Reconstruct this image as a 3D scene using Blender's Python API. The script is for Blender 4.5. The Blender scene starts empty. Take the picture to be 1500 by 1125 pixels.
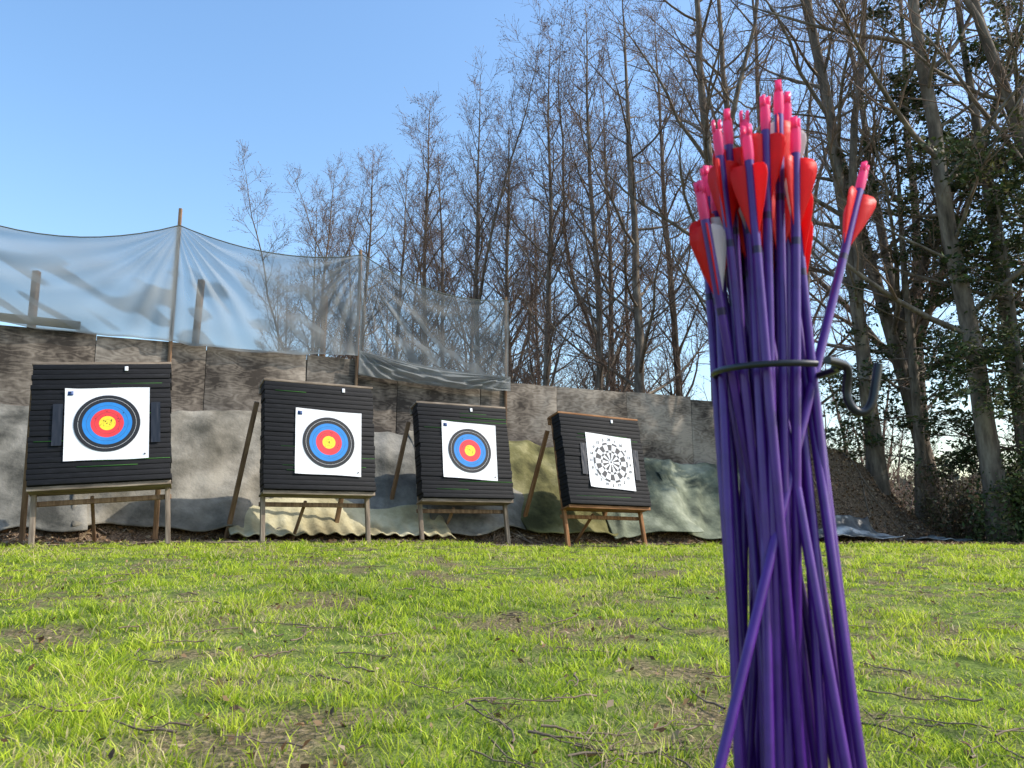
import bpy, math, random
import numpy as np
from mathutils import Vector, Matrix
R=np.random.default_rng(7)
random.seed(7)
scene=bpy.context.scene
COL=scene.collection
# ------------------------------------------------------------ helpers
def ss(t,a,b):
    t=np.clip((t-a)/(b-a),0,1); return t*t*(3-2*t)
def _h(i,j,s):
    n=np.sin(i*127.1+j*311.7+s*74.7)*43758.5453
    return n-np.floor(n)
def vn(x,y,s=0):
    x=np.asarray(x,float); y=np.asarray(y,float)
    i=np.floor(x); j=np.floor(y); fx=x-i; fy=y-j
    fx=fx*fx*(3-2*fx); fy=fy*fy*(3-2*fy)
    return (_h(i,j,s)*(1-fx)+_h(i+1,j,s)*fx)*(1-fy)+(_h(i,j+1,s)*(1-fx)+_h(i+1,j+1,s)*fx)*fy
WO=(-5.67,9.0); WD=(.906,.423); WN=(.423,-.906)
def wcoord(x,y):
    return (x-WO[0])*WD[0]+(y-WO[1])*WD[1], (x-WO[0])*WN[0]+(y-WO[1])*WN[1]
def wpos(t,dw):
    return WO[0]+WD[0]*t+WN[0]*dw, WO[1]+WD[1]*t+WN[1]*dw
def ground_z(x,y):
    x=np.asarray(x,float); y=np.asarray(y,float)
    t,dw=wcoord(x,y)
    z=.2*ss(y,1,7)-.06*ss(x,-1.2,1)
    z=z+.03*(vn(x*1.3,y*1.3,1)-.5)+.014*(vn(x*5,y*5,2)-.5)
    prof=ss(-dw,-1.42,.15)*(1-.75*ss(-dw,2.0,5.5))
    top=1.5-.03*np.clip(t,0,10)
    end=1-ss(t+.5*(vn(x*1.5,y*1.5,8)-.5),12.1,14.8)
    lump=.5*ss(t,10.4,11.6)*ss(-dw,-1.3,0)*(1-ss(-dw,1.0,3.0))
    rough=.12+.22*ss(t,10,11.5)
    bank=(top*prof+lump+rough*(vn(x*2.2,y*2.2,3)-.5)*ss(-dw,-1.7,-.8)+rough*.4*(vn(x*6,y*6,9)-.5)*ss(-dw,-1.7,-.8)*ss(t,10,11.5))*end
    return z+bank
def lawn(x,y):
    lim=7.5+.57*(x+4.17); lim=np.where(x>3.2,11.7,lim)
    return y<lim+.5*(vn(x*1.7,y*1.7,5)-.5)+.25*(vn(x*7,y*7,6)-.5)
def mesh_from(name,V,faces,mats=(),midx=None,smooth=False,col=None,attr=None,parent=None,link=True):
    me=bpy.data.meshes.new(name)
    V=np.asarray(V,np.float32).reshape(-1,3)
    me.vertices.add(len(V)); me.vertices.foreach_set('co',V.ravel())
    faces=[np.asarray(f,np.int32) for f in faces if len(f)]
    nl=sum(f.size for f in faces); npg=sum(len(f) for f in faces)
    me.loops.add(nl); me.loops.foreach_set('vertex_index',np.concatenate([f.ravel() for f in faces]))
    starts=[];o=0
    for f in faces:
        k=f.shape[1]; starts.append(o+np.arange(len(f))*k); o+=f.size
    me.polygons.add(npg); me.polygons.foreach_set('loop_start',np.concatenate(starts).astype(np.int32))
    if midx is not None: me.polygons.foreach_set('material_index',np.asarray(midx,np.int32))
    if smooth: me.polygons.foreach_set('use_smooth',np.ones(npg,bool))
    me.update(calc_edges=True)
    if col is not None:
        a=me.attributes.new('col','FLOAT_COLOR','POINT'); c=np.ones((len(V),4),np.float32); c[:,:3]=col; a.data.foreach_set('color',c.ravel())
    if attr is not None:
        for k,v in attr.items():
            a=me.attributes.new(k,'FLOAT','POINT'); a.data.foreach_set('value',np.asarray(v,np.float32))
    for m in mats: me.materials.append(m)
    if not link: return me
    ob=bpy.data.objects.new(name,me); COL.objects.link(ob)
    if parent: ob.parent=parent
    return ob
def empty(name,loc=(0,0,0),rot=(0,0,0),parent=None):
    e=bpy.data.objects.new(name,None); e.location=loc; e.rotation_euler=rot; COL.objects.link(e); e.empty_display_size=.1
    if parent: e.parent=parent
    return e
CUBE_F=np.array([[0,3,2,1],[4,5,6,7],[0,1,5,4],[1,2,6,5],[2,3,7,6],[3,0,4,7]])
def boxv(c,s):
    c=np.array(c);s=np.array(s)/2
    return np.array([[-1,-1,-1],[1,-1,-1],[1,1,-1],[-1,1,-1],[-1,-1,1],[1,-1,1],[1,1,1],[-1,1,1]])*s+c
def box(name,c,s,m,parent=None,bev=.004):
    ob=mesh_from(name,boxv((0,0,0),s),[CUBE_F],[m],parent=parent); ob.location=c
    if bev:
        b=ob.modifiers.new('b','BEVEL'); b.width=bev; b.segments=2
    return ob
def beam(name,p0,p1,w,d,m,parent=None,bev=.004):
    p0=Vector(p0);p1=Vector(p1); v=p1-p0
    ob=mesh_from(name,boxv((0,0,0),(w,d,v.length)),[CUBE_F],[m],parent=parent)
    ob.location=(p0+p1)/2; ob.rotation_mode='QUATERNION'
    z=v.normalized(); x=Vector((1,0,0)); x=(x-z*x.dot(z)).normalized(); y=z.cross(x)
    ob.rotation_quaternion=Matrix((x,y,z)).transposed().to_quaternion()
    if bev:
        b=ob.modifiers.new('b','BEVEL'); b.width=bev; b.segments=2
    return ob
class Tubes:
    def __init__(s): s.d={}
    def add(s,P,r,sides,tag=0):
        s.d.setdefault((len(P),sides,tag),[]).append((P,r))
    def build(s):
        Vs=[];Fs=[];T=[];off=0
        for (N,S,tag),L in s.d.items():
            P=np.array([l[0] for l in L],float); r=np.array([l[1] for l in L],float)
            B=len(L); tg=np.gradient(P,axis=1); tg/=np.linalg.norm(tg,axis=2,keepdims=True)+1e-9
            ref=np.where(np.abs(tg[:,:1,2:3])>.9,np.array([1.,0,0]),np.array([0,0,1.]))
            a=np.cross(tg,ref); a/=np.linalg.norm(a,axis=2,keepdims=True)+1e-9
            b=np.cross(tg,a)
            th=np.arange(S)*2*math.pi/S
            V=P[:,:,None,:]+r[:,:,None,None]*(a[:,:,None,:]*np.cos(th)[:,None]+b[:,:,None,:]*np.sin(th)[:,None])
            idx=off+np.arange(B*N*S).reshape(B,N,S)
            nx=np.roll(idx,-1,axis=2)
            F=np.stack([idx[:,:-1],nx[:,:-1],nx[:,1:],idx[:,1:]],-1).reshape(-1,4)
            Vs.append(V.reshape(-1,3)); Fs.append(F); T.append(np.full(len(F),tag)); off+=B*N*S
        return np.concatenate(Vs),np.concatenate(Fs),np.concatenate(T)
# ------------------------------------------------------------ materials
def newmat(name):
    m=bpy.data.materials.new(name); m.use_nodes=True; nt=m.node_tree; 
    return m,nt,nt.nodes['Principled BSDF']
def N(nt,t): return nt.nodes.new(t)
def ramp(nt,stops):
    n=nt.nodes.new('ShaderNodeValToRGB'); cr=n.color_ramp
    while len(cr.elements)<len(stops): cr.elements.new(.5)
    for e,(p,c) in zip(cr.elements,stops):
        e.position=p; e.color=(*c,1)
    return n
def noisy(name,stops,scale=5,detail=6,rough=.8,stretch=(1,1,1),bump=.3,bdist=.01,bscale=None,spec=.3,coord='Object',metal=0,rand=0,distort=0):
    m,nt,p=newmat(name); L=nt.links.new
    tc=nt.nodes.new('ShaderNodeTexCoord'); mp=nt.nodes.new('ShaderNodeMapping'); mp.inputs['Scale'].default_value=stretch
    L(tc.outputs[coord],mp.inputs['Vector'])
    if rand:
        oi=nt.nodes.new('ShaderNodeObjectInfo'); mul=nt.nodes.new('ShaderNodeMath'); mul.operation='MULTIPLY'; mul.inputs[1].default_value=30
        L(oi.outputs['Random'],mul.inputs[0]); L(mul.outputs[0],mp.inputs['Location'])
    no=nt.nodes.new('ShaderNodeTexNoise'); no.inputs['Scale'].default_value=scale; no.inputs['Detail'].default_value=detail; no.inputs['Roughness'].default_value=.62; no.inputs['Distortion'].default_value=distort
    L(mp.outputs[0],no.inputs['Vector'])
    rp=ramp(nt,stops); L(no.outputs[0],rp.inputs[0]); L(rp.outputs[0],p.inputs['Base Color'])
    p.inputs['Roughness'].default_value=rough; p.inputs['Specular IOR Level'].default_value=spec; p.inputs['Metallic'].default_value=metal
    if bump:
        n2=nt.nodes.new('ShaderNodeTexNoise'); n2.inputs['Scale'].default_value=bscale or scale*3; n2.inputs['Detail'].default_value=5
        L(mp.outputs[0],n2.inputs['Vector'])
        b=nt.nodes.new('ShaderNodeBump'); b.inputs['Strength'].default_value=bump; b.inputs['Distance'].default_value=bdist
        L(n2.outputs[0],b.inputs['Height']); L(b.outputs[0],p.inputs['Normal'])
    return m
def leafmat(name,transl=.35,rough=.5,tint=(1,1,1)):
    m,nt,p=newmat(name); L=nt.links.new
    at=nt.nodes.new('ShaderNodeAttribute'); at.attribute_name='col'
    L(at.outputs['Color'],p.inputs['Base Color']); p.inputs['Roughness'].default_value=rough; p.inputs['Specular IOR Level'].default_value=.3
    tr=nt.nodes.new('ShaderNodeBsdfTranslucent'); mx=nt.nodes.new('ShaderNodeMixShader'); mx.inputs[0].default_value=transl
    L(at.outputs['Color'],tr.inputs['Color']); L(p.outputs[0],mx.inputs[1]); L(tr.outputs[0],mx.inputs[2]); L(mx.outputs[0],nt.nodes['Material Output'].inputs[0])
    return m
def plain(name,c,rough=.5,spec=.5,emis=None,transl=0):
    m,nt,p=newmat(name); p.inputs['Base Color'].default_value=(*c,1); p.inputs['Roughness'].default_value=rough; p.inputs['Specular IOR Level'].default_value=spec
    if transl:
        tr=nt.nodes.new('ShaderNodeBsdfTranslucent'); tr.inputs[0].default_value=(*c,1); mx=nt.nodes.new('ShaderNodeMixShader'); mx.inputs[0].default_value=transl
        nt.links.new(p.outputs[0],mx.inputs[1]); nt.links.new(tr.outputs[0],mx.inputs[2]); nt.links.new(mx.outputs[0],nt.nodes['Material Output'].inputs[0])
    return m
M_grass=leafmat('grass_blades',.5)
M_leaf=leafmat('dead_leaf',.2,.7)
M_fol=leafmat('foliage',.3,.55)
M_bark=noisy('bark',[(.3,(.06,.046,.034)),(.5,(.16,.125,.095)),(.7,(.3,.25,.19))],scale=4,stretch=(2,2,.5),bump=.6,bdist=.02,rough=.9)
M_twig=plain('twig',(.2,.135,.1),.8,.2)
M_stick=noisy('stick',[(.3,(.08,.055,.035)),(.7,(.24,.18,.13))],scale=20,bump=0)
def ground_mat():
    m,nt,p=newmat('ground_earth_and_turf'); L=nt.links.new
    tc=nt.nodes.new('ShaderNodeTexCoord')
    a=nt.nodes.new('ShaderNodeAttribute'); a.attribute_name='soil'
    n1=N(nt,'ShaderNodeTexNoise'); n1.inputs['Scale'].default_value=9; n1.inputs['Detail'].default_value=8
    n2=N(nt,'ShaderNodeTexNoise'); n2.inputs['Scale'].default_value=60; n2.inputs['Detail'].default_value=6
    L(tc.outputs['Object'],n1.inputs[0]); L(tc.outputs['Object'],n2.inputs[0])
    g=ramp(nt,[(.3,(.05,.08,.012)),(.55,(.14,.19,.035)),(.75,(.28,.27,.09))]); L(n1.outputs[0],g.inputs[0])
    s=ramp(nt,[(.3,(.04,.027,.017)),(.5,(.14,.095,.06)),(.72,(.34,.24,.16))]); L(n2.outputs[0],s.inputs[0])
    mx=nt.nodes.new('ShaderNodeMix'); mx.data_type='RGBA'
    L(a.outputs['Fac'],mx.inputs[0]); L(g.outputs[0],mx.inputs[6]); L(s.outputs[0],mx.inputs[7]); L(mx.outputs[2],p.inputs['Base Color'])
    p.inputs['Roughness'].default_value=.95; p.inputs['Specular IOR Level'].default_value=.15
    b=nt.nodes.new('ShaderNodeBump'); b.inputs['Strength'].default_value=.8; b.inputs['Distance'].default_value=.03
    L(n2.outputs[0],b.inputs['Height']); L(b.outputs[0],p.inputs['Normal'])
    return m
def ply_mat(name,dark,mid,light):
    m,nt,p=newmat(name); L=nt.links.new
    tc=nt.nodes.new('ShaderNodeTexCoord'); oi=nt.nodes.new('ShaderNodeObjectInfo')
    ml=nt.nodes.new('ShaderNodeMath'); ml.operation='MULTIPLY'; ml.inputs[1].default_value=40; L(oi.outputs['Random'],ml.inputs[0])
    mp=nt.nodes.new('ShaderNodeMapping'); mp.inputs['Scale'].default_value=(1,1,3.2)
    L(tc.outputs['Object'],mp.inputs[0]); L(ml.outputs[0],mp.inputs['Location'])
    n0=N(nt,'ShaderNodeTexNoise'); n0.inputs['Scale'].default_value=2.2; n0.inputs['Detail'].default_value=2
    L(mp.outputs[0],n0.inputs[0])
    w=nt.nodes.new('ShaderNodeMath'); w.operation='MULTIPLY'; w.inputs[1].default_value=60; L(n0.outputs[0],w.inputs[0])
    sn=nt.nodes.new('ShaderNodeMath'); sn.operation='SINE'; L(w.outputs[0],sn.inputs[0])
    n1=N(nt,'ShaderNodeTexNoise'); n1.inputs['Scale'].default_value=3; n1.inputs['Detail'].default_value=9; n1.inputs['Roughness'].default_value=.7
    mp1=nt.nodes.new('ShaderNodeMapping'); L(tc.outputs['Object'],mp1.inputs[0]); L(ml.outputs[0],mp1.inputs['Location'])
    L(mp1.outputs[0],n1.inputs[0])
    n2=N(nt,'ShaderNodeTexNoise'); n2.inputs['Scale'].default_value=1.1; n2.inputs['Detail'].default_value=4
    L(mp1.outputs[0],n2.inputs[0])
    m1=nt.nodes.new('ShaderNodeMath'); m1.operation='MULTIPLY_ADD'; m1.inputs[1].default_value=.07; L(sn.outputs[0],m1.inputs[0]); L(n1.outputs[0],m1.inputs[2])
    m2=nt.nodes.new('ShaderNodeMath'); m2.operation='ADD'; L(m1.outputs[0],m2.inputs[0]); L(n2.outputs[0],m2.inputs[1])
    m3=nt.nodes.new('ShaderNodeMath'); m3.operation='MULTIPLY'; m3.inputs[1].default_value=.5; L(m2.outputs[0],m3.inputs[0])
    r=ramp(nt,[(.40,dark),(.51,mid),(.64,light)]); L(m3.outputs[0],r.inputs[0]); L(r.outputs[0],p.inputs['Base Color'])
    p.inputs['Roughness'].default_value=.9; p.inputs['Specular IOR Level'].default_value=.15
    b=nt.nodes.new('ShaderNodeBump'); b.inputs['Strength'].default_value=.4; b.inputs['Distance'].default_value=.006
    L(m1.outputs[0],b.inputs['Height']); L(b.outputs[0],p.inputs['Normal'])
    return m
M_ply=ply_mat('weathered_plywood',(.05,.041,.034),(.165,.138,.112),(.32,.278,.23))
M_woodgrey=noisy('weathered_wood',[(.3,(.09,.068,.05)),(.5,(.2,.155,.115)),(.7,(.33,.27,.21))],scale=7,stretch=(5,5,.6),bump=.3,bdist=.003,rand=1)
M_woodh=noisy('weathered_wood_rail',[(.3,(.09,.068,.05)),(.5,(.2,.155,.115)),(.7,(.33,.27,.21))],scale=7,stretch=(.6,5,5),bump=.3,bdist=.003,rand=1)
M_woodleg=noisy('rear_leg_wood',[(.3,(.1,.055,.03)),(.5,(.22,.13,.075)),(.7,(.34,.22,.13))],scale=7,stretch=(5,5,.6),bump=.3,bdist=.003,rand=1)
M_woodo=noisy('stained_wood',[(.3,(.12,.05,.02)),(.5,(.25,.115,.045)),(.7,(.38,.2,.1))],scale=7,stretch=(5,5,.6),bump=.3,bdist=.003,rand=1)
M_woodoh=noisy('stained_wood_rail',[(.3,(.12,.05,.02)),(.5,(.25,.115,.045)),(.7,(.38,.2,.1))],scale=7,stretch=(.6,5,5),bump=.3,bdist=.003,rand=1)
M_foam=noisy('black_foam',[(.3,(.004,.004,.005)),(.6,(.009,.009,.011)),(.8,(.025,.025,.03))],scale=9,stretch=(1,1,6),bump=.4,bdist=.004,rough=.7,spec=.25)
M_neon=plain('green_foam_edge',(.05,.2,.03),.7)
M_paper=noisy('target_paper',[(.3,(.7,.71,.74)),(.6,(.79,.79,.81)),(.8,(.84,.84,.85))],scale=3,bump=.6,bdist=.016,bscale=5,rough=.7)
def ink(n,c): return noisy(n,[(.3,tuple(v*.8 for v in c)),(.6,c),(.8,tuple(min(1,v*1.15) for v in c))],scale=6,bump=.4,bdist=.01,bscale=5,rough=.55)
M_ib=ink('ink_black',(.02,.021,.025)); M_iblue=ink('ink_blue',(.025,.22,.6)); M_ir=ink('ink_red',(.75,.05,.06)); M_iy=ink('ink_yellow',(.85,.66,.04)); M_iw=plain('ink_line_white',(.7,.7,.7),.6)
M_ig=ink('ink_grey',(.06,.06,.065)); M_navy=plain('ink_navy',(.02,.06,.2),.5)
M_wrap=plain('plastic_wrap',(.018,.019,.023),.3,.4)
M_purple=noisy('purple_fibreglass',[(.3,(.05,.009,.15)),(.7,(.09,.018,.25))],scale=30,bump=0,rough=.33,spec=.5)
M_purpd=plain('purple_dark_band',(.015,.004,.05),.4)
M_pink=plain('pink_nock',(1.0,.11,.33),.3,.5,transl=.5)
M_red=plain('red_vane',(.92,.02,.018),.45,.4,transl=.5)
M_white=plain('white_vane',(.8,.72,.7),.45,.4,transl=.4)
M_steel=plain('steel_tip',(.3,.3,.3),.35); M_blackmetal=plain('black_coated_metal',(.012,.014,.018),.35,.5)
M_rope=plain('net_rope',(.09,.1,.085),.8)
# ------------------------------------------------------------ ground
def axis(lo,hi,step,far_lo,far_hi):
    a=list(np.arange(lo,hi+1e-6,step)); s=step
    x=hi
    while x<far_hi: s*=1.25; x+=s; a.append(x)
    s=step;x=lo;b=[]
    while x>far_lo: s*=1.25; x-=s; b.append(x)
    return np.array(b[::-1]+a)
gx=axis(-9,10,.09,-350,350); gy=axis(0.2,17,.09,-60,450)
X,Y=np.meshgrid(gx,gy); Z=ground_z(X,Y)
nx,ny=len(gx),len(gy)
idx=np.arange(nx*ny).reshape(ny,nx)
F=np.stack([idx[:-1,:-1],idx[:-1,1:],idx[1:,1:],idx[1:,:-1]],-1).reshape(-1,4)
def soilmask(x,y):
    patch=ss(vn(x*2.3,y*2.3,11)*.42+vn(x*8,y*8,12)*.58,.50,.71)*.92
    near=ss(x,.05,.6)*(1-ss(y,1.25,2.0))*.95
    return np.clip(patch+near*ss(vn(x*7,y*7,13),.15,.5),0,1)
soil=np.where(lawn(X,Y),soilmask(X,Y)*.85,1.0); soil=np.where(Y>25,.6,soil)
mesh_from('ground',np.stack([X,Y,Z],-1),[F],[ground_mat()],smooth=True,attr={'soil':soil.ravel()})
# ------------------------------------------------------------ grass
def grass():
    PX=[];PY=[];W=[];Hh=[]
    for (y0,y1,dens,w,h) in [(.75,2.2,15500,.0012,.019),(2.2,4.2,7200,.0017,.021),(4.2,7.5,3200,.0027,.024),(7.5,12.3,1800,.0042,.027)]:
        xm=.78*y1+.7; n=int((y1-y0)*2*xm*dens)
        nc=n//11; cx=R.uniform(-xm,xm,nc); cy=R.uniform(y0,y1,nc); ci=R.integers(0,nc,n)
        sp=.009+.007*w/.0016
        x=cx[ci]+R.normal(0,sp,n); y=cy[ci]+R.normal(0,sp,n)
        k=(np.abs(x)<.78*y+.7)&lawn(x,y)&(R.random(n)>soilmask(x,y)*.9)
        x=x[k];y=y[k]; ch=(.45+1.3*R.random(nc)**2)[ci][k]
        big=.5+1.0*ss(vn(x*2.1,y*2.1,21)*.5+vn(x*7,y*7,22)*.5,.25,.8)
        PX.append(x);PY.append(y);W.append(np.full(len(x),w)*R.uniform(.7,1.4,len(x))); Hh.append(h*ch*big*R.uniform(.5,1.35,len(x)))
    x=np.concatenate(PX);y=np.concatenate(PY);w=np.concatenate(W);h=np.concatenate(Hh); n=len(x)
    z=ground_z(x,y)-.003
    az=R.uniform(0,2*math.pi,n); la=R.uniform(0,2*math.pi,n); ln=h*R.uniform(.2,1.6,n)
    wv=np.stack([np.cos(az)*w,np.sin(az)*w,np.zeros(n)],-1); B=np.stack([x,y,z],-1)
    lv=np.stack([np.cos(la)*ln,np.sin(la)*ln,np.zeros(n)],-1); up=np.stack([np.zeros(n)]*2+[h],-1)
    V=np.stack([B-wv,B+wv,B+up*.6+lv*.35-wv*.8,B+up*.6+lv*.35+wv*.8,B+up+lv*(1.0)],1)
    i=np.arange(n)[:,None]*5
    F4=np.concatenate([i,i+1,i+3,i+2],1); F3=np.concatenate([i+2,i+3,i+4],1)
    pal=np.array([[.30,.43,.025],[.55,.65,.05],[.12,.21,.02],[.64,.53,.28],[.68,.72,.11]])
    pn=vn(x*2,y*2,31)*.45+vn(x*9,y*9,32)*.55
    u=R.random(n)*.55+pn*.55
    c=np.where((u<.31)[:,None],pal[2],np.where((u<.50)[:,None],pal[0],np.where((u<.84)[:,None],pal[1],pal[4])))
    straw=.07+.3*ss(vn(x*3,y*3,35),.5,.85)
    c=np.where((R.random(n)<straw)[:,None],pal[3],c)*R.uniform(.7,1.25,(n,1))
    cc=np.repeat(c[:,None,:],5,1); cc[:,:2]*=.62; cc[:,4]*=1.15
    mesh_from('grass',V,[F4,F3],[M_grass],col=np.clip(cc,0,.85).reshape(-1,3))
grass()
def scatter_leaves(name,xs,ys,size,cols,flat=.5,lift=.012,mat=M_leaf,zs=None):
    n=len(xs); z=(ground_z(xs,ys)+lift*R.random(n)*2) if zs is None else zs
    s=size*R.uniform(.5,1.3,n)
    a=R.normal(0,1,(n,3)); a[:,2]*=flat; a/=np.linalg.norm(a,axis=1,keepdims=True)
    b=R.normal(0,1,(n,3)); b[:,2]*=flat; b-=a*(a*b).sum(1,keepdims=True); b/=np.linalg.norm(b,axis=1,keepdims=True)
    nn=np.cross(a,b); C=np.stack([xs,ys,z],-1); S=s[:,None]
    V=np.stack([C-a*S,C-b*S*.5+nn*S*.2,C+a*S,C+b*S*.5+nn*S*.2],1)
    i=np.arange(n)[:,None]*4
    c=np.array(cols)[R.integers(0,len(cols),n)]*R.uniform(.6,1.3,(n,1))
    return V.reshape(-1,3),np.concatenate([i,i+1,i+2,i+3],1),np.repeat(c,4,0)
brown=[(.18,.1,.05),(.27,.17,.09),(.11,.066,.04),(.36,.27,.17)]
n=36000; t=R.uniform(-3,16,n); dw=R.uniform(-.3,2.7,n); x,y=wpos(t,dw); k=~lawn(x,y); x=x[k];y=y[k]
x2=R.uniform(3,14,9000); y2=R.uniform(11.6,17,9000); k=~lawn(x2,y2); x=np.r_[x,x2[k]];y=np.r_[y,y2[k]]
V,F,c=scatter_leaves('l',x,y,.032,brown,.5,.015); mesh_from('leaf_litter',V,[F],[M_leaf],col=c)
n=5200; y=R.uniform(1.0,9,n); x=R.uniform(-.75,.75,n)*y; k=lawn(x,y)&(R.random(n)<.12+.9*soilmask(x,y)); x=x[k];y=y[k]
V,F,c=scatter_leaves('l',x,y,.0125,brown,.6,.012); mesh_from('fallen_leaves',V,[F],[M_leaf],col=c)
T=Tubes()
def stick(x,y,L,r,lift=.015):
    a=random.uniform(0,6.28); P=[];z=float(ground_z(x,y))
    for i in range(7):
        P.append((x,y,z+lift+random.uniform(0,.008))); a+=random.uniform(-.35,.35); x+=math.cos(a)*L/6;y+=math.sin(a)*L/6; z=float(ground_z(x,y))
        if i in(2,4) and L>.12:
            b=a+random.choice((-1,1))*random.uniform(.5,1); q=[(x,y,z+lift)]
            for j in range(3): q.append((q[-1][0]+math.cos(b)*L*.1,q[-1][1]+math.sin(b)*L*.1,z+lift+random.uniform(0,.02)))
            T.add(q,[r*.5,r*.45,r*.35,r*.2],5)
    T.add(P,list(np.linspace(r,r*.4,7)),6)
for i in range(300):
    y=random.uniform(1.15,8.5); x=random.uniform(-.7,.7)*y; stick(x,y,random.uniform(.04,.18)*(1+.12*y),random.uniform(.0013,.0034),.014)
for i in range(65): stick(random.uniform(-.1,1.1),random.uniform(1.15,1.85),random.uniform(.06,.28),random.uniform(.0013,.003),.012)
for i in range(190):
    t=random.uniform(-2,14.5); x,y=wpos(t,random.uniform(.9,2.1) if t<10 else random.uniform(-.3,1.9)); stick(x,y,random.uniform(.2,.9),random.uniform(.005,.014),.02)
V,F,_=T.build(); mesh_from('fallen_twigs',V,[F],[M_stick],smooth=True)
# ------------------------------------------------------------ mats on bank
def matt(name,t0,t1,d0,d1,off,m,amp=.06,corr=0,seed=0,nu=60,nv=50,lift=.0):
    u,v=np.meshgrid(np.linspace(0,1,nu),np.linspace(0,1,nv))
    t=t0+(t1-t0)*u+.06*(vn(v*4,u*0+seed,seed)-.5); 
    dend=d1+.16*(vn(t*2.5,t*0,seed+1)-.5); dst=d0+.1*(vn(t*2,t*0+4,seed+5)-.5)
    dw=dst+(dend-dst)*v
    x,y=wpos(t,dw); sm=ground_z(x,y)
    fold=vn(t*1.6+dw*1.2,dw*1.5-t*.6,seed+2)*.75+vn(t*6,dw*5+t*2,seed+3)*.25
    crease=np.abs(np.sin((t*1.1+dw*1.6+1.8*vn(t*1.3,dw*1.3,seed+7))*2.2))**10
    o=off+amp*fold*1.2+amp*.35*crease+lift*(1-v)
    if corr: o=o+corr*np.sin(t*2*math.pi/.17+vn(t,dw,2))*v
    V=np.stack([x+WN[0]*o*.7,y+WN[1]*o*.7,sm+o*.7],-1)
    idx=np.arange(nu*nv).reshape(nv,nu); F=np.stack([idx[:-1,:-1],idx[:-1,1:],idx[1:,1:],idx[1:,:-1]],-1).reshape(-1,4)
    ob=mesh_from(name,V,[F],[m],smooth=True); s=ob.modifiers.new('s','SOLIDIFY'); s.thickness=.012; s.offset=1
    return ob
def mm(name,a,b,c): return noisy(name,[(.36,a),(.5,b),(.64,c)],scale=1.8,detail=14,bump=.7,bdist=.012,bscale=30,rough=.92,spec=.15)
Mg1=mm('mat_grey',(.05,.05,.044),(.145,.14,.122),(.27,.257,.225)); Mg2=mm('mat_greytan',(.08,.074,.058),(.185,.168,.135),(.31,.285,.235))
Mg3=mm('mat_olive',(.05,.048,.02),(.15,.14,.058),(.3,.275,.14)); Mg4=mm('mat_greengrey',(.05,.058,.042),(.15,.165,.115),(.29,.305,.225))
Mg5=mm('mat_cream',(.2,.17,.095),(.38,.335,.2),(.55,.5,.33))
matt('carpet_sheet',-3,1.0,.03,1.2,.03,Mg1,seed=1,lift=.12)
matt('carpet_sheet',.85,2.95,.03,1.15,.055,Mg2,seed=2,amp=.1,lift=.12)
matt('carpet_sheet',2.8,4.8,.03,1.1,.03,Mg1,seed=3,amp=.09,lift=.1)
matt('carpet_sheet',4.65,6.0,.03,1.15,.055,Mg2,seed=4,amp=.09,lift=.1)
matt('carpet_sheet',5.85,7.3,.05,1.15,.03,Mg3,seed=5,amp=.14,lift=.08)
matt('carpet_sheet',7.15,8.5,.1,1.2,.06,Mg4,seed=6,amp=.14)
matt('carpet_sheet',8.35,10.3,.08,1.25,.03,Mg4,seed=7,amp=.16)
matt('corrugated_sheet',2.35,4.85,.85,1.42,.1,Mg5,seed=9,amp=.05,corr=.022,nu=160)
M_ps=noisy('plastic_sheet',[(.3,(.025,.028,.03)),(.5,(.09,.1,.1)),(.64,(.4,.42,.42))],scale=3,detail=8,bump=.6,bdist=.02,rough=.4,spec=.5)
matt('plastic_sheet',10.4,11.9,1.0,1.6,.03,M_ps,seed=10,amp=.16)
matt('plastic_sheet',12.3,13.4,1.2,1.65,.02,M_ps,seed=12,amp=.12)
# ------------------------------------------------------------ plywood wall
wall=empty('plywood_wall')
ang=math.atan2(WD[1],WD[0])
def wtop(t): return float(np.interp(t,[-4,0,1.7,4,6.1,10.2],[2.75,2.66,2.6,2.56,2.44,2.42]))
t=-4.0;i=0
while t<10.1:
    w=min(1.22,10.15-t); zt=wtop(t+w/2)+random.uniform(-.03,.03); zb=1.05
    x,y=wpos(t+w/2,random.uniform(-.008,.008))
    ob=box('panel_%d'%i,(x,y,(zt+zb)/2),(w-.008,.018,zt-zb),M_ply,wall,.002); ob.rotation_euler=(random.uniform(-.012,.012),random.uniform(-.008,.008),ang)
    x,y=wpos(t,-.05); o2=box('batten_%d'%i,(x,y,(zt+zb)/2-.05),(.07,.045,zt-zb),M_woodgrey,wall); o2.rotation_euler=(0,0,ang)
    if i%3==0:
        x,y=wpos(t+w/2,.026); hh=random.uniform(.25,.4); o3=box('patch_board_%d'%i,(x,y,zb+.55+random.uniform(-.1,.1)),(w*.9,.014,hh),M_ply,wall,.002); o3.rotation_euler=(0,random.uniform(-.03,.03),ang)
    t+=w;i+=1
x,y=wpos(-.6,.03); o=box('mossy_rail',(x,y,2.72),(2.6,.06,.09),mm('mossy_wood',(.05,.05,.02),(.12,.11,.05),(.2,.18,.09)),wall); o.rotation_euler=(0,.02,ang)
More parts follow.
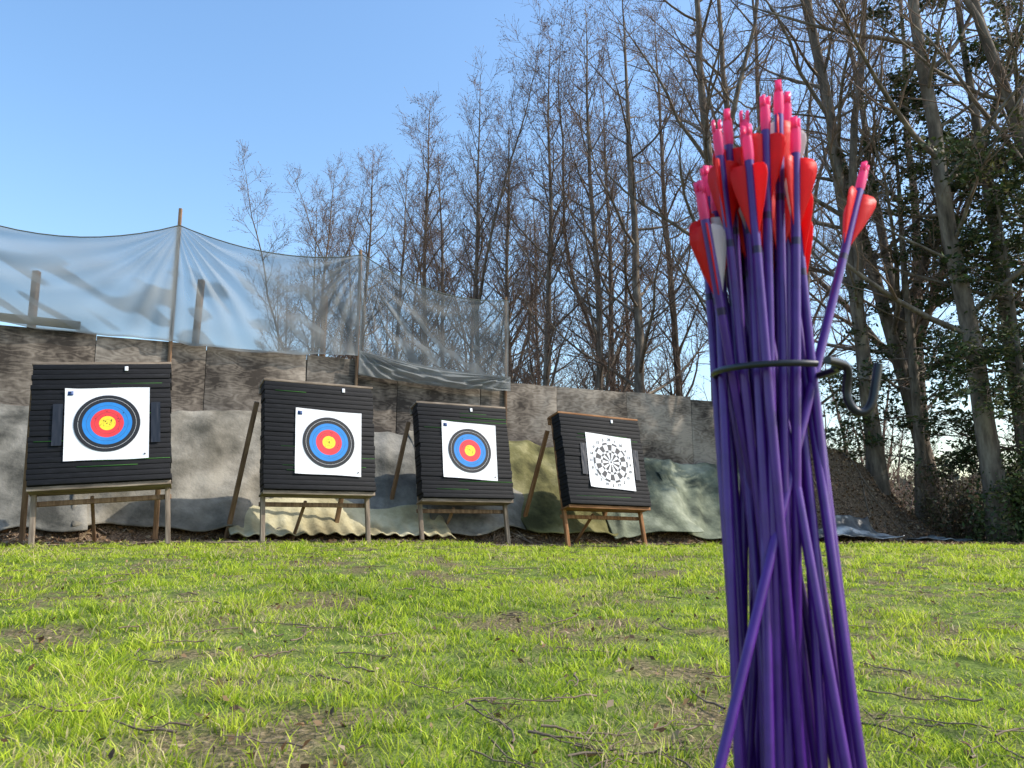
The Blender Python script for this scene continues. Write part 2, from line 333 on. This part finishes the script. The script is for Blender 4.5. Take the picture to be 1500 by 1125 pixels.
# ------------------------------------------------------------ net + posts
m,nt,p=newmat('debris_netting'); L=nt.links.new; M_net=m
p.inputs['Base Color'].default_value=(.28,.29,.28,1); p.inputs['Roughness'].default_value=.8
tr=nt.nodes.new('ShaderNodeBsdfTransparent'); tl=nt.nodes.new('ShaderNodeBsdfTranslucent'); tl.inputs[0].default_value=(.32,.335,.335,1)
m1=nt.nodes.new('ShaderNodeMixShader'); m1.inputs[0].default_value=.45; L(p.outputs[0],m1.inputs[1]); L(tl.outputs[0],m1.inputs[2])
at=nt.nodes.new('ShaderNodeAttribute'); at.attribute_name='dens'
m2=nt.nodes.new('ShaderNodeMixShader'); L(at.outputs['Fac'],m2.inputs[0]); L(tr.outputs[0],m2.inputs[1]); L(m1.outputs[0],m2.inputs[2]); L(m2.outputs[0],nt.nodes['Material Output'].inputs[0])
net=empty('debris_net'); TR=Tubes()
def netpanel(name,t0,t1,z0,z1,sag,b0,b1,seed,dens=.5,dw=.1,rope=True):
    nu,nv=190,120
    u,v=np.meshgrid(np.linspace(0,1,nu),np.linspace(0,1,nv))
    zt=z0+(z1-z0)*u-sag*4*u*(1-u); zb=b0+(b1-b0)*u+.04*(vn(u*9,u*0,seed)-.5)-.04*np.sin(u*math.pi)
    z=zt+(zb-zt)*v; t=t0+(t1-t0)*u
    sp=np.minimum(u,1-u)
    f1=0
    for (cu,cs) in ((0,1.),(1,-1.)):
        du=np.abs(u-cu)*2.2+.03; an=np.arctan2(v+.02,du); rr=np.hypot(du,v)
        f1=f1+np.sin(an*26+3.5*vn(rr*2.5,an*2,seed+int(cu*5)))*np.exp(-rr*.9)*(.3+vn(rr*2,an*3,seed+8))
    f3=np.sin((v*1.3+u*.8*(1 if seed%2 else -1))*11+5*vn(u*2.3,v*2.3,seed+2))*ss(vn(u*3,v*3,seed+12),.35,.7)*ss(v,.1,.3)
    o=.04*f1+.028*f3+.12*np.sin(v*math.pi)*(vn(u*2,v*2,seed+3)-.3)
    o*=np.clip(sp*14,0.1,1)*ss(v,-.02,.08)
    x,y=wpos(t,dw+o)
    sm=vn(u*5+v*4,v*6-u*8,seed+4); st=ss(vn(u*3+v*5,v*9-u*14,seed+6),.62,.8)
    d=dens+.14*(sm-.5)+.06*f1+.06*f3+.25*st*ss(v,.15,.4)+.35*ss(v,.97,1)+.35*ss(.02-sp,0,.02)
    idx=np.arange(nu*nv).reshape(nv,nu); F=np.stack([idx[:-1,:-1],idx[:-1,1:],idx[1:,1:],idx[1:,:-1]],-1).reshape(-1,4)
    mesh_from(name,np.stack([x,y,z],-1),[F],[M_net],smooth=True,attr={'dens':np.clip(d,.1,.95).ravel()},parent=net)
    if rope:
        k=np.linspace(0,nu-1,16).astype(int); P=[(x[0,j],y[0,j],z[0,j]) for j in k]; TR.add(P,[.007]*len(P),6)
netpanel('net_panel_1',-1.5,1.68,4.2,4.06,.41,2.75,2.58,1,.62)
netpanel('net_panel_2',1.68,3.97,4.06,4.01,.17,2.58,2.62,2,.56)
netpanel('net_panel_3',3.97,6.14,4.01,3.63,.2,2.38,2.30,3,.38,.13)
netpanel('net_hem',3.97,6.16,2.68,2.5,.05,2.36,2.28,4,.8,.16,False)
V,F,_=TR.build(); mesh_from('head_rope',V,[F],[M_rope],smooth=True,parent=net)
def post(name,t,z0,z1,w,dw=-.02,lean=0,m=M_woodgrey,par=None):
    x,y=wpos(t,dw); x1,y1=wpos(t+lean,dw)
    return beam(name,(x,y,z0),(x1,y1,z1),w,w,m,par)
for t_,zt in((-1.5,4.3),(1.68,4.3),(3.97,4.1),(6.14,3.7)): post('net_post',t_,1.2,zt,.036,.04,0,M_woodleg)
for t_,zt,l in((.2,3.33,-.01),(1.93,3.46,.06),(3.53,3.44,.02)): post('timber_post',t_,1.2,zt,.07,-.12,l,M_woodleg)
# ------------------------------------------------------------ targets
def rl_m(kind,wood): return wood if kind=='dart' else M_woodleg
def annuli(radii,mi,name,mats,parent,c,seg=72,sector=None):
    V=[];F=[];I=[]
    for k in range(len(radii)-1):
        r0,r1=radii[k],radii[k+1]; o=len(V)
        for j in range(seg):
            a=2*math.pi*j/seg
            V.append((r0*math.sin(a),0,r0*math.cos(a))); V.append((r1*math.sin(a),0,r1*math.cos(a)))
        for j in range(seg):
            j2=(j+1)%seg; F.append((o+2*j,o+2*j2,o+2*j2+1,o+2*j+1)); I.append(mi(k,j))
    ob=mesh_from(name,V,[np.array(F)],mats,midx=I,parent=parent); ob.location=c; return ob
def target(foot,phi,W,px,ph,roll,kind,wood,woodh,tilt,lean):
    root=empty('archery_target',(foot[0],foot[1],foot[2]-.01),(0,math.radians(lean),math.radians(phi)))
    fr=empty('tilted_frame',(0,0,0),(-math.radians(tilt),0,0),root)
    H=1.15;h0=.51;ht=h0+H
    for i,xx in enumerate((.03,W-.03)):
        beam('front_leg_%d'%i,(xx,0,-.05),(xx,0,ht+.03),.045,.045,wood,fr)
    box('ledge',(W/2,-.06,h0-.02),(W+.01,.19,.022),woodh,fr); box('ledge_lip',(W/2,-.168,h0-.024),(W+.01,.018,.04),woodh,fr)
    box('top_rail',(W/2,-.085,ht+.016),(W+.03,.22,.026),woodh,fr); box('top_back_rail',(W/2,.045,ht-.02),(W+.02,.04,.1),woodh,fr)
    box('cross_brace',(W/2,.045,h0-.10),(W,.025,.045),rl_m(kind,wood),fr)
    s,c=math.sin(math.radians(tilt)),math.cos(math.radians(tilt))
    rl=rl_m(kind,wood)
    for i,(xx,fx) in enumerate(((.0,-.19),(W,W-.17))):
        beam('rear_leg_%d'%i,(xx+(-.03 if i==0 else -.06),.06+s*1.5,c*1.5),(fx,.86,-.02+.02*i),.05,.035,rl,root)
    beam('centre_strut',(W*.42,.08+s*.45,h0-.08),(W*.40,.62,.0),.03,.03,rl,root)
    nl=23; lh=H/nl; V=[];Fc=[]
    for i in range(nl):
        dx=random.uniform(-.006,.006); dd=random.uniform(-.005,.005)
        V.append(boxv((W/2+dx,-.115+dd,h0+lh*(i+.5)),(W+.01+random.uniform(-.008,.008),.18,lh-.0025))); Fc.append(CUBE_F+8*i)
    ob=mesh_from('foam_boss',np.concatenate(V),[np.concatenate(Fc)],[M_foam],parent=fr); b=ob.modifiers.new('b','BEVEL'); b.width=.003; b.segments=2
    for i in sorted(random.sample(range(1,nl-1),6)):
        x0=random.uniform(0,.6)*W; x1=x0+random.uniform(.2,.8)*W; x1=min(x1,W)
        box('foam_edge_line_%d'%i,((x0+x1)/2,-.118,h0+lh*i),(x1-x0,.1862,.0024),M_neon,fr,0)
    pl=empty('face_holder',(px*W,-.2165,ht-ph*H),(0,math.radians(roll),0),fr)
    S=.35
    g=np.linspace(-1,1,25); U,Vv=np.meshgrid(g,g)
    sd=random.randint(0,99); dy=-.004*vn(U*2+5,Vv*2,sd)-.014*np.clip(np.abs(U*Vv)-.72,0,1)*4*vn(U+3,Vv+3,sd+1)
    idx=np.arange(625).reshape(25,25); F=np.stack([idx[:-1,:-1],idx[:-1,1:],idx[1:,1:],idx[1:,:-1]],-1).reshape(-1,4)
    mesh_from('paper_face',np.stack([U*S*(1+.01*Vv),dy+.002,Vv*S*(1+.008*np.sin(U*3+sd))],-1),[F],[M_paper],smooth=True,parent=pl)
    if kind=='rings':
        R0=.275; rad=[0,.004,R0*.125,R0*.13,R0*.25,R0*.372,R0*.38,R0*.5,R0*.622,R0*.63,R0*.75,R0*.872,R0*.88,R0]
        mid=[2,0,2,0,1,2,1,3,2,3,4,5,4]
        mats=[M_iy,M_ir,M_ig,M_iblue,M_ib,M_iw]
        ob=annuli(rad,lambda k,j:mid[k],'ring_print',mats,pl,(0,-.0045,.0))
        for (a,b) in ((-.88,.88),(.9,-.88)):
            box('corner_pin',(a*S,-.006,b*S),(.012,.006,.012),M_ib,pl,.001)
        box('printed_patch',(-.88*S,-.0045,.86*S),(.045,.0012,.04),M_navy,pl,0)
    else:
        R0=.262; rad=[0,R0*.05,R0*.11,R0*.5,R0*.6,R0*.9,R0]
        def mi(k,j):
            s=((j+3)//6)%20; a=s%2
            if k==0: return 0
            if k==1: return 1
            if k in(3,5): return 1-a
            return a
        annuli(rad,mi,'dartboard_print',[M_ig,M_paper],pl,(0,-.0045,-.01),seg=120)
        nums=[20,1,18,4,13,6,10,15,2,17,3,19,7,16,8,11,14,9,12,5]
        for k,nn in enumerate(nums):
            cu=bpy.data.curves.new('number_%d'%nn,'FONT'); cu.body=str(nn); cu.size=.05; cu.align_x='CENTER'; cu.align_y='CENTER'; cu.offset=.0006; cu.extrude=.0004
            cu.materials.append(M_ig)
            o=bpy.data.objects.new('number_%d'%nn,cu); COL.objects.link(o); o.parent=pl
            a=2*math.pi*k/20; o.location=(.302*math.sin(a),-.0055,-.01+.302*math.cos(a)); o.rotation_euler=(math.pi/2,0,0)
    V=[];F=[]
    for i in range(30):
        r=abs(random.gauss(0,.09)); a=random.uniform(0,6.28); cx,cz=r*math.cos(a),r*math.sin(a); q=random.uniform(.002,.0045)
        o=len(V)
        for j in range(6): V.append((cx+q*math.cos(j*1.047),-.0062,cz+q*math.sin(j*1.047)))
        F.append([o+j for j in range(6)])
    mesh_from('arrow_holes',V,[np.array(F)],[M_ib],parent=pl)
    if kind=='dart' or foot[0]<-4:
        for sx in (-1,1):
            g2=np.linspace(0,1,12);U,Vv=np.meshgrid(g2,g2)
            ix=np.arange(144).reshape(12,12); F=np.stack([ix[:-1,:-1],ix[:-1,1:],ix[1:,1:],ix[1:,:-1]],-1).reshape(-1,4)
            mesh_from('plastic_wrap_strip',np.stack([sx*(S+.055)+(U-.5)*.08,.001-.006*vn(U*5,Vv*9,sd+3),(Vv-.5)*.4],-1),[F],[M_wrap],smooth=True,parent=pl)
    box('foam_tag',(W*random.uniform(.55,.75),-.212,ht-.05),(.03,.01,.045),M_paper,fr,.002)
    return root
target((-4.18,7.2,.198),21,1.15,.54,.52,0,'rings',M_woodgrey,M_woodh,14,-4.5)
target((-2.50,8.25,.228),28,1.15,.57,.56,1.5,'rings',M_woodgrey,M_woodh,11.5,0)
target((-1.047,9.48,.192),26,1.15,.54,.50,2.5,'rings',M_woodgrey,M_woodh,13,0)
target((.65,9.94,.136),30,1.23,.555,.52,3,'dart',M_woodo,M_woodoh,13,1)
# ------------------------------------------------------------ arrows
def arrow_mesh(vmats,name):
    L=.72; V=[];F4=[];I=[]
    def ringset(rs,mi,sides=12):
        o=len(V)
        for r,z in rs:
            for j in range(sides):
                a=2*math.pi*j/sides; V.append((r*math.cos(a),r*math.sin(a),z))
        for k in range(len(rs)-1):
            for j in range(sides):
                j2=(j+1)%sides; F4.append((o+k*sides+j,o+k*sides+j2,o+(k+1)*sides+j2,o+(k+1)*sides+j)); I.append(mi[k] if isinstance(mi,list) else mi)
    ringset([(.0002,0),(.0038,.012),(.0038,.03)],3)
    ringset([(.0037,.03),(.0037,L-.108),(.0037,L-.102),(.0037,L-.03)],[0,1,0])
    ringset([(.0037,L-.03),(.0042,L-.026),(.0042,L-.014),(.0036,L-.008)],2)
    for sx in(-1,1):
        o=len(V); c=boxv((sx*.0026,0,L-.004),(.0019,.005,.010)); 
        for v in c: V.append(tuple(v))
        for f in CUBE_F: F4.append(tuple(f+o)); I.append(2)
    o=len(V)
    for v in boxv((0,0,L-.0085),(.006,.006,.002)): V.append(tuple(v))
    for f in CUBE_F: F4.append(tuple(f+o)); I.append(2)
    prof=[(0,.0),(.012,.0035),(.024,.0075),(.036,.0108),(.046,.013),(.052,.0125),(.056,.0098),(.058,.004)]
    for k in range(3):
        a=k*2*math.pi/3; o=len(V); mi=4+k
        for (z,h) in prof:
            for s in (-.0004,.0004):
                for rr in (.0036,.0036+h):
                    x=rr;yy=s; V.append((x*math.cos(a)-yy*math.sin(a),x*math.sin(a)+yy*math.cos(a),L-.092+z))
        for i in range(len(prof)-1):
            q=o+4*i
            F4+= [(q,q+1,q+5,q+4),(q+2,q+6,q+7,q+3),(q+1,q+3,q+7,q+5)]; I+=[mi]*3
    me=mesh_from(name,V,[np.array(F4)],[M_purple,M_purpd,M_pink,M_steel]+vmats,midx=I,link=False)
    me.polygons.foreach_set('use_smooth',np.ones(len(me.polygons),bool))
    return me
AM=arrow_mesh([M_red,M_red,M_white],'arrow_mesh'); AR=arrow_mesh([M_red,M_red,M_red],'arrow_mesh_red')
CX,CY,ZR=.208,.65,.485
def put_arrow(top,bot,roll,me=AM):
    top=Vector(top);bot=Vector(bot); d=(top-bot).normalized(); base=top-d*.72
    o=bpy.data.objects.new('arrow',me); COL.objects.link(o)
    o.rotation_mode='QUATERNION'; o.rotation_quaternion=d.to_track_quat('Z','Y')@Matrix.Rotation(roll,3,'Z').to_quaternion(); o.location=base
ex=[((.226,.64,.733),(.213,.632)),((.238,.655,.731),(.226,.66)),((.2106,.63,.714),(.201,.625)),((.194,.635,.703),(.192,.628)),((.181,.64,.707),(.187,.65)),
    ((.169,.63,.692),(.183,.635)),((.161,.66,.652),(.178,.66)),((.150,.62,.634),(.175,.64)),((.203,.68,.69),(.205,.68)),((.233,.625,.692),(.222,.628)),((.190,.618,.682),(.196,.618))]
for k,(tp,rp) in enumerate(ex):
    tt=Vector(tp); rr=Vector((rp[0],rp[1],ZR)); d=(tt-rr)/(tt.z-rr.z); bb=rr-d*ZR*.6; put_arrow(tt,(bb.x,bb.y,ZR*.4),[2.2,.3,1.5,3.4,1.9,1.2,2.8,3.3,1,2.6,.6][k],[AM,AM,AR,AR,AR,AR,AM,AM,AR,AM,AR][k])
put_arrow((.322,.70,.687),(.139,.585,.203),1.8,AR)
for tp,bt,r in (((.243,.675,.655),(.2535,.635,.185),2.0),((.236,.685,.668),(.246,.612,.185),.9),((.222,.69,.66),(.251,.66,.185),.2),((.176,.67,.658),(.1625,.625,.185),3.3),((.170,.69,.66),(.169,.64,.185),1),
    ((.212,.665,.668),(.178,.605,.185),4.1),((.198,.665,.66),(.232,.602,.185),2.9)): put_arrow(tp,bt,r,AR)
cnt=0
while cnt<28:
    a=random.uniform(0,6.28); r=.060*math.sqrt(random.random()); b=(r*math.cos(a),r*math.sin(a))
    q=(random.uniform(-.036,.036),random.uniform(.005,.05))
    ztop=random.uniform(.645,.685); f=ZR/ztop
    rx=(1-f)*b[0]+f*q[0]; ry=(1-f)*b[1]+f*q[1]
    if math.hypot(rx,ry)>.04: continue
    put_arrow((CX+q[0],CY+q[1],ztop),(CX+b[0],CY+b[1],0),random.uniform(0,6.28),AR if cnt%2 else AM); cnt+=1
def curve_obj(name,pts,r,m,parent,cyc=False):
    cu=bpy.data.curves.new(name,'CURVE'); cu.dimensions='3D'; s=cu.splines.new('NURBS'); s.points.add(len(pts)-1)
    for p_,c in zip(s.points,pts): p_.co=(*c,1)
    s.order_u=3; s.use_endpoint_u=not cyc; s.use_cyclic_u=cyc; s.resolution_u=6
    cu.bevel_depth=r; cu.bevel_resolution=4; cu.use_fill_caps=True; cu.materials.append(m)
    o=bpy.data.objects.new(name,cu); COL.objects.link(o); o.parent=parent; return o
q=empty('ground_quiver')
RR=.0475
ringpts=[(CX+.004+RR*math.cos(a),CY+RR*math.sin(a),ZR+.002*math.sin(a)) for a in np.linspace(math.radians(-40),math.radians(292),34)]
hookp=[(CX+.03,CY-.044,ZR+.001),(.2565,.622,ZR+.002),(.262,.625,.482),(.2605,.63,.468),(.2615,.63,.457),(.268,.63,.449),(.276,.63,.450),(.2815,.63,.46),(.284,.63,.473),(.2875,.63,.488)]
curve_obj('ring',ringpts,.0026,M_blackmetal,q)
curve_obj('bow_hook',hookp,.0034,M_blackmetal,q)
curve_obj('cross_rod',[(CX+.02,CY+.04,ZR-.006),(.24,.66,ZR-.004),(.2565,.624,ZR-.001)],.0024,M_blackmetal,q)
curve_obj('stake',[(CX,CY+RR+.003,ZR),(CX,CY+RR+.004,.3),(CX,CY+RR+.004,-.1)],.003,M_blackmetal,q)
# ------------------------------------------------------------ trees
def unit(v):
    l=math.sqrt(v[0]**2+v[1]**2+v[2]**2)+1e-9; return (v[0]/l,v[1]/l,v[2]/l)
def gen_tree(seed,H,r0,first=.2,nb=40,spread=.24,up=.12,elev=(.5,1.0),wob=.02,dens=1.0,fork=0,tw=1.0):
    rg=random.Random(seed); T=Tubes(); tips=[]
    def branch(p,d,L,r,n,sides,lvl,curl):
        P=[p];Rr=[r];st=L/(n-1)
        for i in range(1,n):
            d=unit((d[0]+rg.uniform(-.2,.2),d[1]+rg.uniform(-.2,.2),d[2]+curl+rg.uniform(-.14,.14)))
            p=(p[0]+d[0]*st,p[1]+d[1]*st,p[2]+d[2]*st); P.append(p); Rr.append(max(r*(1-i/(n-1))**.8,.0028*tw))
        T.add(P,Rr,sides,0 if lvl<2 else 1); return P,Rr
    def subd(P,k):
        i=min(int(k),len(P)-2);f=k-i;a,b=P[i],P[i+1]
        pos=tuple(a[j]+(b[j]-a[j])*f for j in range(3)); return pos,unit(tuple(b[j]-a[j] for j in range(3))),i
    def child(d,ang):
        ax=unit((rg.gauss(0,1),rg.gauss(0,1),rg.gauss(0,1))); dt=sum(ax[j]*d[j] for j in range(3)); pr=unit(tuple(ax[j]-dt*d[j] for j in range(3)))
        return unit(tuple(d[j]*math.cos(ang)+pr[j]*math.sin(ang) for j in range(3)))
    trunks=[]
    N0=18; x=y=0.;P=[];Rr=[];vx=vy=0
    for i in range(N0):
        t=i/(N0-1); P.append((x,y,H*t)); Rr.append(r0*(1-t)**.9*(1+.35*math.exp(-t*25))+.006)
        vx=vx*.7+rg.uniform(-wob,wob);vy=vy*.7+rg.uniform(-wob,wob);x+=vx*H/10;y+=vy*H/10
    T.add(P,Rr,9,0); trunks.append((P,Rr,first,nb,1))
    for fk in range(fork):
        p0,d0,i=subd(P,N0*rg.uniform(.12,.5)); d=unit((rg.uniform(-.5,.5),rg.uniform(-.5,.5),1)); 
        sc=rg.uniform(.5,.75); P2,R2=branch(p0,d,H*sc,Rr[i]*.7,14,8,0,.16); trunks.append((P2,R2,.2,int(nb*sc*.6),sc))
    az=0
    for (P,Rr,f0,nb_,sc) in trunks:
        for i in range(nb_):
            t=f0+(.985-f0)*((i+rg.random())/nb_); p,d,ii=subd(P,t*(len(P)-1)); az+=2.4+rg.uniform(-.8,.8)
            el=rg.uniform(*elev); d1=(math.cos(az)*math.cos(el),math.sin(az)*math.cos(el),math.sin(el))
            L=H*spread*sc*((1-t)**.65)*rg.uniform(.35,1.3)+.4; r=min(Rr[ii]*.5,.008+.010*L)
            B,BR=branch(p,d1,L,r,8,5,1,up)
            n2=int((3+L*3.4)*dens)
            for j in range(n2):
                k=rg.uniform(.15,1)**.8*7*.98; p2,d2,i2=subd(B,k); L2=(.25+.38*L*(1-k/9))*rg.uniform(.5,1.1)
                C,CR=branch(p2,child(d2,rg.uniform(.5,.95)),L2,max(BR[i2]*.5,.005*tw),5,4,2,up*.9)
                n3=int((2+L2*6)*dens)
                for m_ in range(n3):
                    p3,d3,i3=subd(C,rg.uniform(.4,3.98)); L3=rg.uniform(.15,.5)
                    D,_=branch(p3,child(d3,rg.uniform(.4,.9)),L3,.004*tw,3,3,3,.06); tips.append(D[-1]); tips.append(D[1])
                    if rg.random()<.7*dens:
                        E,_=branch(D[1],child(d3,rg.uniform(.5,1.1)),L3*.6,.0033*tw,3,3,3,.06); tips.append(E[-1])
    return T,tips
def finish_tree(name,T,tips,buds=.5,bs=.012):
    V,F,tag=T.build(); tp=np.array(tips); k=R.random(len(tp))<buds; tp=tp[k]; n=len(tp)
    a=R.normal(0,1,(n,3)); a/=np.linalg.norm(a,axis=1,keepdims=True); b=np.cross(a,R.normal(0,1,(n,3))); b/=np.linalg.norm(b,axis=1,keepdims=True)
    q=np.stack([tp-a*bs*1.6,tp-b*bs*.6,tp+a*bs*1.6,tp+b*bs*.6],1).reshape(-1,3); i=len(V)+np.arange(n)[:,None]*4
    F2=np.concatenate([i,i+1,i+2,i+3],1)
    return mesh_from(name,np.concatenate([V,q]),[F,F2],[M_bark,M_twig],midx=np.r_[tag,np.ones(n,int)],smooth=True,link=False)
kinds=[]
for s in range(4): kinds.append((13.5,finish_tree('slim_tree',*gen_tree(10+s,13.5,.1,first=.08,nb=54,spread=.22,up=.13,elev=(.4,1.05),wob=.022,fork=[1,0,0,1][s],dens=1.0),buds=.8,bs=.018)))
for s in range(4): kinds.append((16.0,finish_tree('tall_tree',*gen_tree(30+s,16,.14,first=.18,nb=34,spread=.25,up=.09,elev=(.15,.9),wob=.035,fork=[1,0,1,1][s],dens=.88),buds=.4)))
def tree(k,x,y,H,lean=(0,0),rot=None,thick=1,name='bare_tree'):
    H0,me=kinds[k]; o=bpy.data.objects.new(name,me); COL.objects.link(o)
    s=H/H0; o.scale=(s*thick,s*thick,s); o.location=(x,y,float(ground_z(x,y))-.1)
    r=random.uniform(0,6.28) if rot is None else rot
    o.rotation_mode='QUATERNION'; o.rotation_quaternion=(Matrix.Rotation(lean[0],3,'Y')@Matrix.Rotation(lean[1],3,'X')@Matrix.Rotation(r,3,'Z')).to_quaternion()
    return o
TL=[(0,-7.0,27,12.5),(1,-4.9,25.5,12.2),(2,-2.7,24,12.8),(3,-.9,22,12.8),(1,.75,20.5,13.4),(2,2.1,19.4,14),(5,3.0,18.5,14.5),(4,4.1,16.2,15),
    (1,-6.0,30,11.6),(3,-3.6,28,11.6),(0,-1.6,27,12.2),(3,.2,25,12.2),(0,2.9,23,14),(2,4.6,22,15),(5,6.2,20,16),(3,-7.4,33,10),(2,-5,33,10.4),(0,1.2,30,13),(1,4,28,14),
    (6,8,22,16),(7,10.5,21,17),(4,13.5,20,17),(2,-8.5,31,9.6),(3,-6.3,26.2,10.6),(1,-8.0,28,9),(0,-3.8,25,11.2),(1,-1.9,23.5,11.2),(0,-.1,21.8,11.5)]
for k,x,y,H in TL: tree(k,x,y,H,(random.uniform(-.04,.05),random.uniform(-.05,.05)),thick=random.uniform(.95,1.2))
tree(4,6.45,14.5,16,(-.05,0),1.0,1.0); tree(7,7.9,15.2,17,(-.12,0),2.2,1.0); tree(5,7.7,13.1,17,(-.03,0),.4,1.1); tree(6,9.7,12.6,17,(-.2,0),4.4,1.0)
tree(4,5.2,17.6,16,(-.03,0),3); tree(7,9.2,18,17,(-.08,0),1)
def conifer(seed,H,r0,lo,hi):
    T,tips=gen_tree(seed,H,r0,first=.12,nb=36,spread=.2,up=-.03,elev=(-.15,.5),wob=.02,dens=.75)
    V,F,tag=T.build(); tp=np.array(tips)
    keep=ss(vn(tp[:,0]*.9+tp[:,2]*.7,tp[:,1]*.9+tp[:,2]*1.1,seed),lo,hi)>R.random(len(tp)); tp=tp[keep]
    tp=np.repeat(tp,15,0)+R.normal(0,.11,(len(tp)*15,3))*[1,1,.35]
    n=len(tp); v2,f2,c2=scatter_leaves('x',tp[:,0],tp[:,1],.052,[(.05,.08,.028),(.08,.11,.035),(.035,.05,.022),(.11,.11,.045)],.5,zs=tp[:,2])
    Vv=np.concatenate([V,v2]); col=np.concatenate([np.tile((.06,.045,.035),(len(V),1)),c2])
    return mesh_from('conifer',Vv,[F,f2+len(V)],[M_bark,M_twig,M_fol],midx=np.r_[tag,np.full(n,2)],col=col,link=False)
cm=[conifer(50,12,.15,.2,.4),conifer(51,11,.14,.28,.45)]
for i,(x,y,s,r) in enumerate([(8.7,13.8,1.05,.3),(7.2,14.6,.78,2.0),(10.2,14.2,1.1,4),(8.2,12.9,.6,1)]):
    o=bpy.data.objects.new('conifer_tree',cm[i%2]); COL.objects.link(o); o.location=(x,y,float(ground_z(x,y))-.1); o.scale=(s,)*3; o.rotation_euler=(0,-.04,r)
def shrub(x,y,rx,rz,cols,n=5000,seed=0,size=.035,name='shrub'):
    T=Tubes()
    for i in range(40):
        a=random.uniform(0,6.28); p=(x+random.uniform(-.3,.3)*rx,y+random.uniform(-.3,.3)*rx,float(ground_z(x,y))-.05); P=[p]; d=(math.cos(a)*.5,math.sin(a)*.5,1)
        for j in range(5): P.append((P[-1][0]+d[0]*rx*.22+random.uniform(-.06,.06),P[-1][1]+d[1]*rx*.22+random.uniform(-.06,.06),P[-1][2]+rz*.2))
        T.add(P,list(np.linspace(.012,.003,6)),4)
    V,F,_=T.build()
    u=R.normal(0,1,(n,3)); u/=np.linalg.norm(u,axis=1,keepdims=True); rr=R.random(n)**.4
    lump=.65+.6*vn(u[:,0]*2.2+seed+9,u[:,2]*2.2+u[:,1]*1.5+9,seed)
    P=u*(rr*lump)[:,None]*[rx,rx,rz]; P[:,2]=np.abs(P[:,2]); 
    k=vn(P[:,0]*3+P[:,1]*2+50,P[:,2]*3+P[:,1]*2+50,seed+3)>.33; P=P[k]
    X_=P[:,0]+x;Y_=P[:,1]+y;Z_=P[:,2]+ground_z(X_,Y_)
    v2,f2,c2=scatter_leaves('s',X_,Y_,size,cols,.9,zs=Z_)
    mesh_from(name,np.concatenate([V,v2]),[F,f2+len(V)],[M_twig,M_fol],midx=np.r_[np.zeros(len(F),int),np.ones(len(f2),int)],col=np.concatenate([np.zeros((len(V),3)),c2]))
dk=[(.07,.11,.03),(.11,.16,.045),(.055,.075,.028),(.2,.2,.09)]; br=[(.16,.115,.07),(.1,.08,.045),(.08,.09,.035),(.24,.2,.12)]
shrub(8.3,12.9,1.0,1.8,dk,13000,1,.04); shrub(9.7,13.2,1.5,2.3,dk,15000,2,.042); shrub(7.6,14.2,.8,1.2,br,5000,3); shrub(11.8,15,1.8,2.3,dk,9000,4); shrub(6.6,16.5,1.2,1.4,br,5000,5); shrub(14,14,2,2.5,dk,7000,6)
Tq,tp=gen_tree(77,5.5,.05,first=.05,nb=16,spread=.28,up=.1,elev=(.6,1.2),wob=.05,dens=.55,tw=1.5)
Vb,Fb,_=Tq.build(); VV=[];FF=[]
for i in range(130):
    x=random.uniform(-14,42); y=random.uniform(27,44)+max(0,-x)*.5; a=random.uniform(0,6.28); s=random.uniform(.6,1.3); c_,s_=math.cos(a),math.sin(a)
    v=Vb@np.array([[c_,s_,0],[-s_,c_,0],[0,0,1]])*s*np.array([1.6,1.6,1])+[x,y,.1]; VV.append(v); FF.append(Fb+len(Vb)*i)
mesh_from('distant_thicket',np.concatenate(VV),[np.concatenate(FF)],[M_twig])
n=60000; hx=R.uniform(-60,110,n); hy=48+R.normal(0,2.5,n)-.1*hx; hz=np.abs(R.random(n))**.8*(1.6+2.2*vn(hx*.25,hy*0,4))
v,f,c=scatter_leaves('h',hx,hy,.28,[(.1,.11,.06),(.16,.14,.09),(.08,.08,.05),(.2,.18,.13)],.9,zs=hz+.1); mesh_from('distant_hedge',v,[f],[M_fol],col=c)
# ------------------------------------------------------------ light, sky, camera
EL=math.radians(43); AZ=math.radians(93)
w=bpy.data.worlds.new('World'); scene.world=w; w.use_nodes=True; nt=w.node_tree
sk=nt.nodes.new('ShaderNodeTexSky'); sk.sky_type='NISHITA'; sk.sun_disc=False; sk.sun_elevation=EL; sk.sun_rotation=AZ; sk.air_density=1.3; sk.dust_density=1.8; sk.ozone_density=2.5
hs=nt.nodes.new('ShaderNodeHueSaturation'); hs.inputs['Saturation'].default_value=1.15; hs.inputs['Value'].default_value=1.9
bg=nt.nodes['Background']; bg.inputs[1].default_value=.15; nt.links.new(sk.outputs[0],hs.inputs['Color']); nt.links.new(hs.outputs[0],bg.inputs[0])
sl=bpy.data.lights.new('sun','SUN'); sl.energy=5; sl.angle=math.radians(.5); sl.color=(1,.94,.84)
so=bpy.data.objects.new('sun',sl); COL.objects.link(so)
d=Vector((math.sin(AZ)*math.cos(EL),math.cos(AZ)*math.cos(EL),math.sin(EL))); so.rotation_euler=d.to_track_quat('Z','Y').to_euler()
cam=bpy.data.cameras.new('camera'); co=bpy.data.objects.new('camera',cam); COL.objects.link(co); scene.camera=co
cam.sensor_width=36; cam.lens=28.8; cam.clip_start=.02; cam.clip_end=1500
co.location=(0,0,.36); co.rotation_euler=(math.radians(90+10.07),0,0)
cam.dof.use_dof=True; cam.dof.focus_distance=8.0; cam.dof.aperture_fstop=18
scene.view_settings.view_transform='Standard'; scene.view_settings.look='None'; scene.view_settings.exposure=0
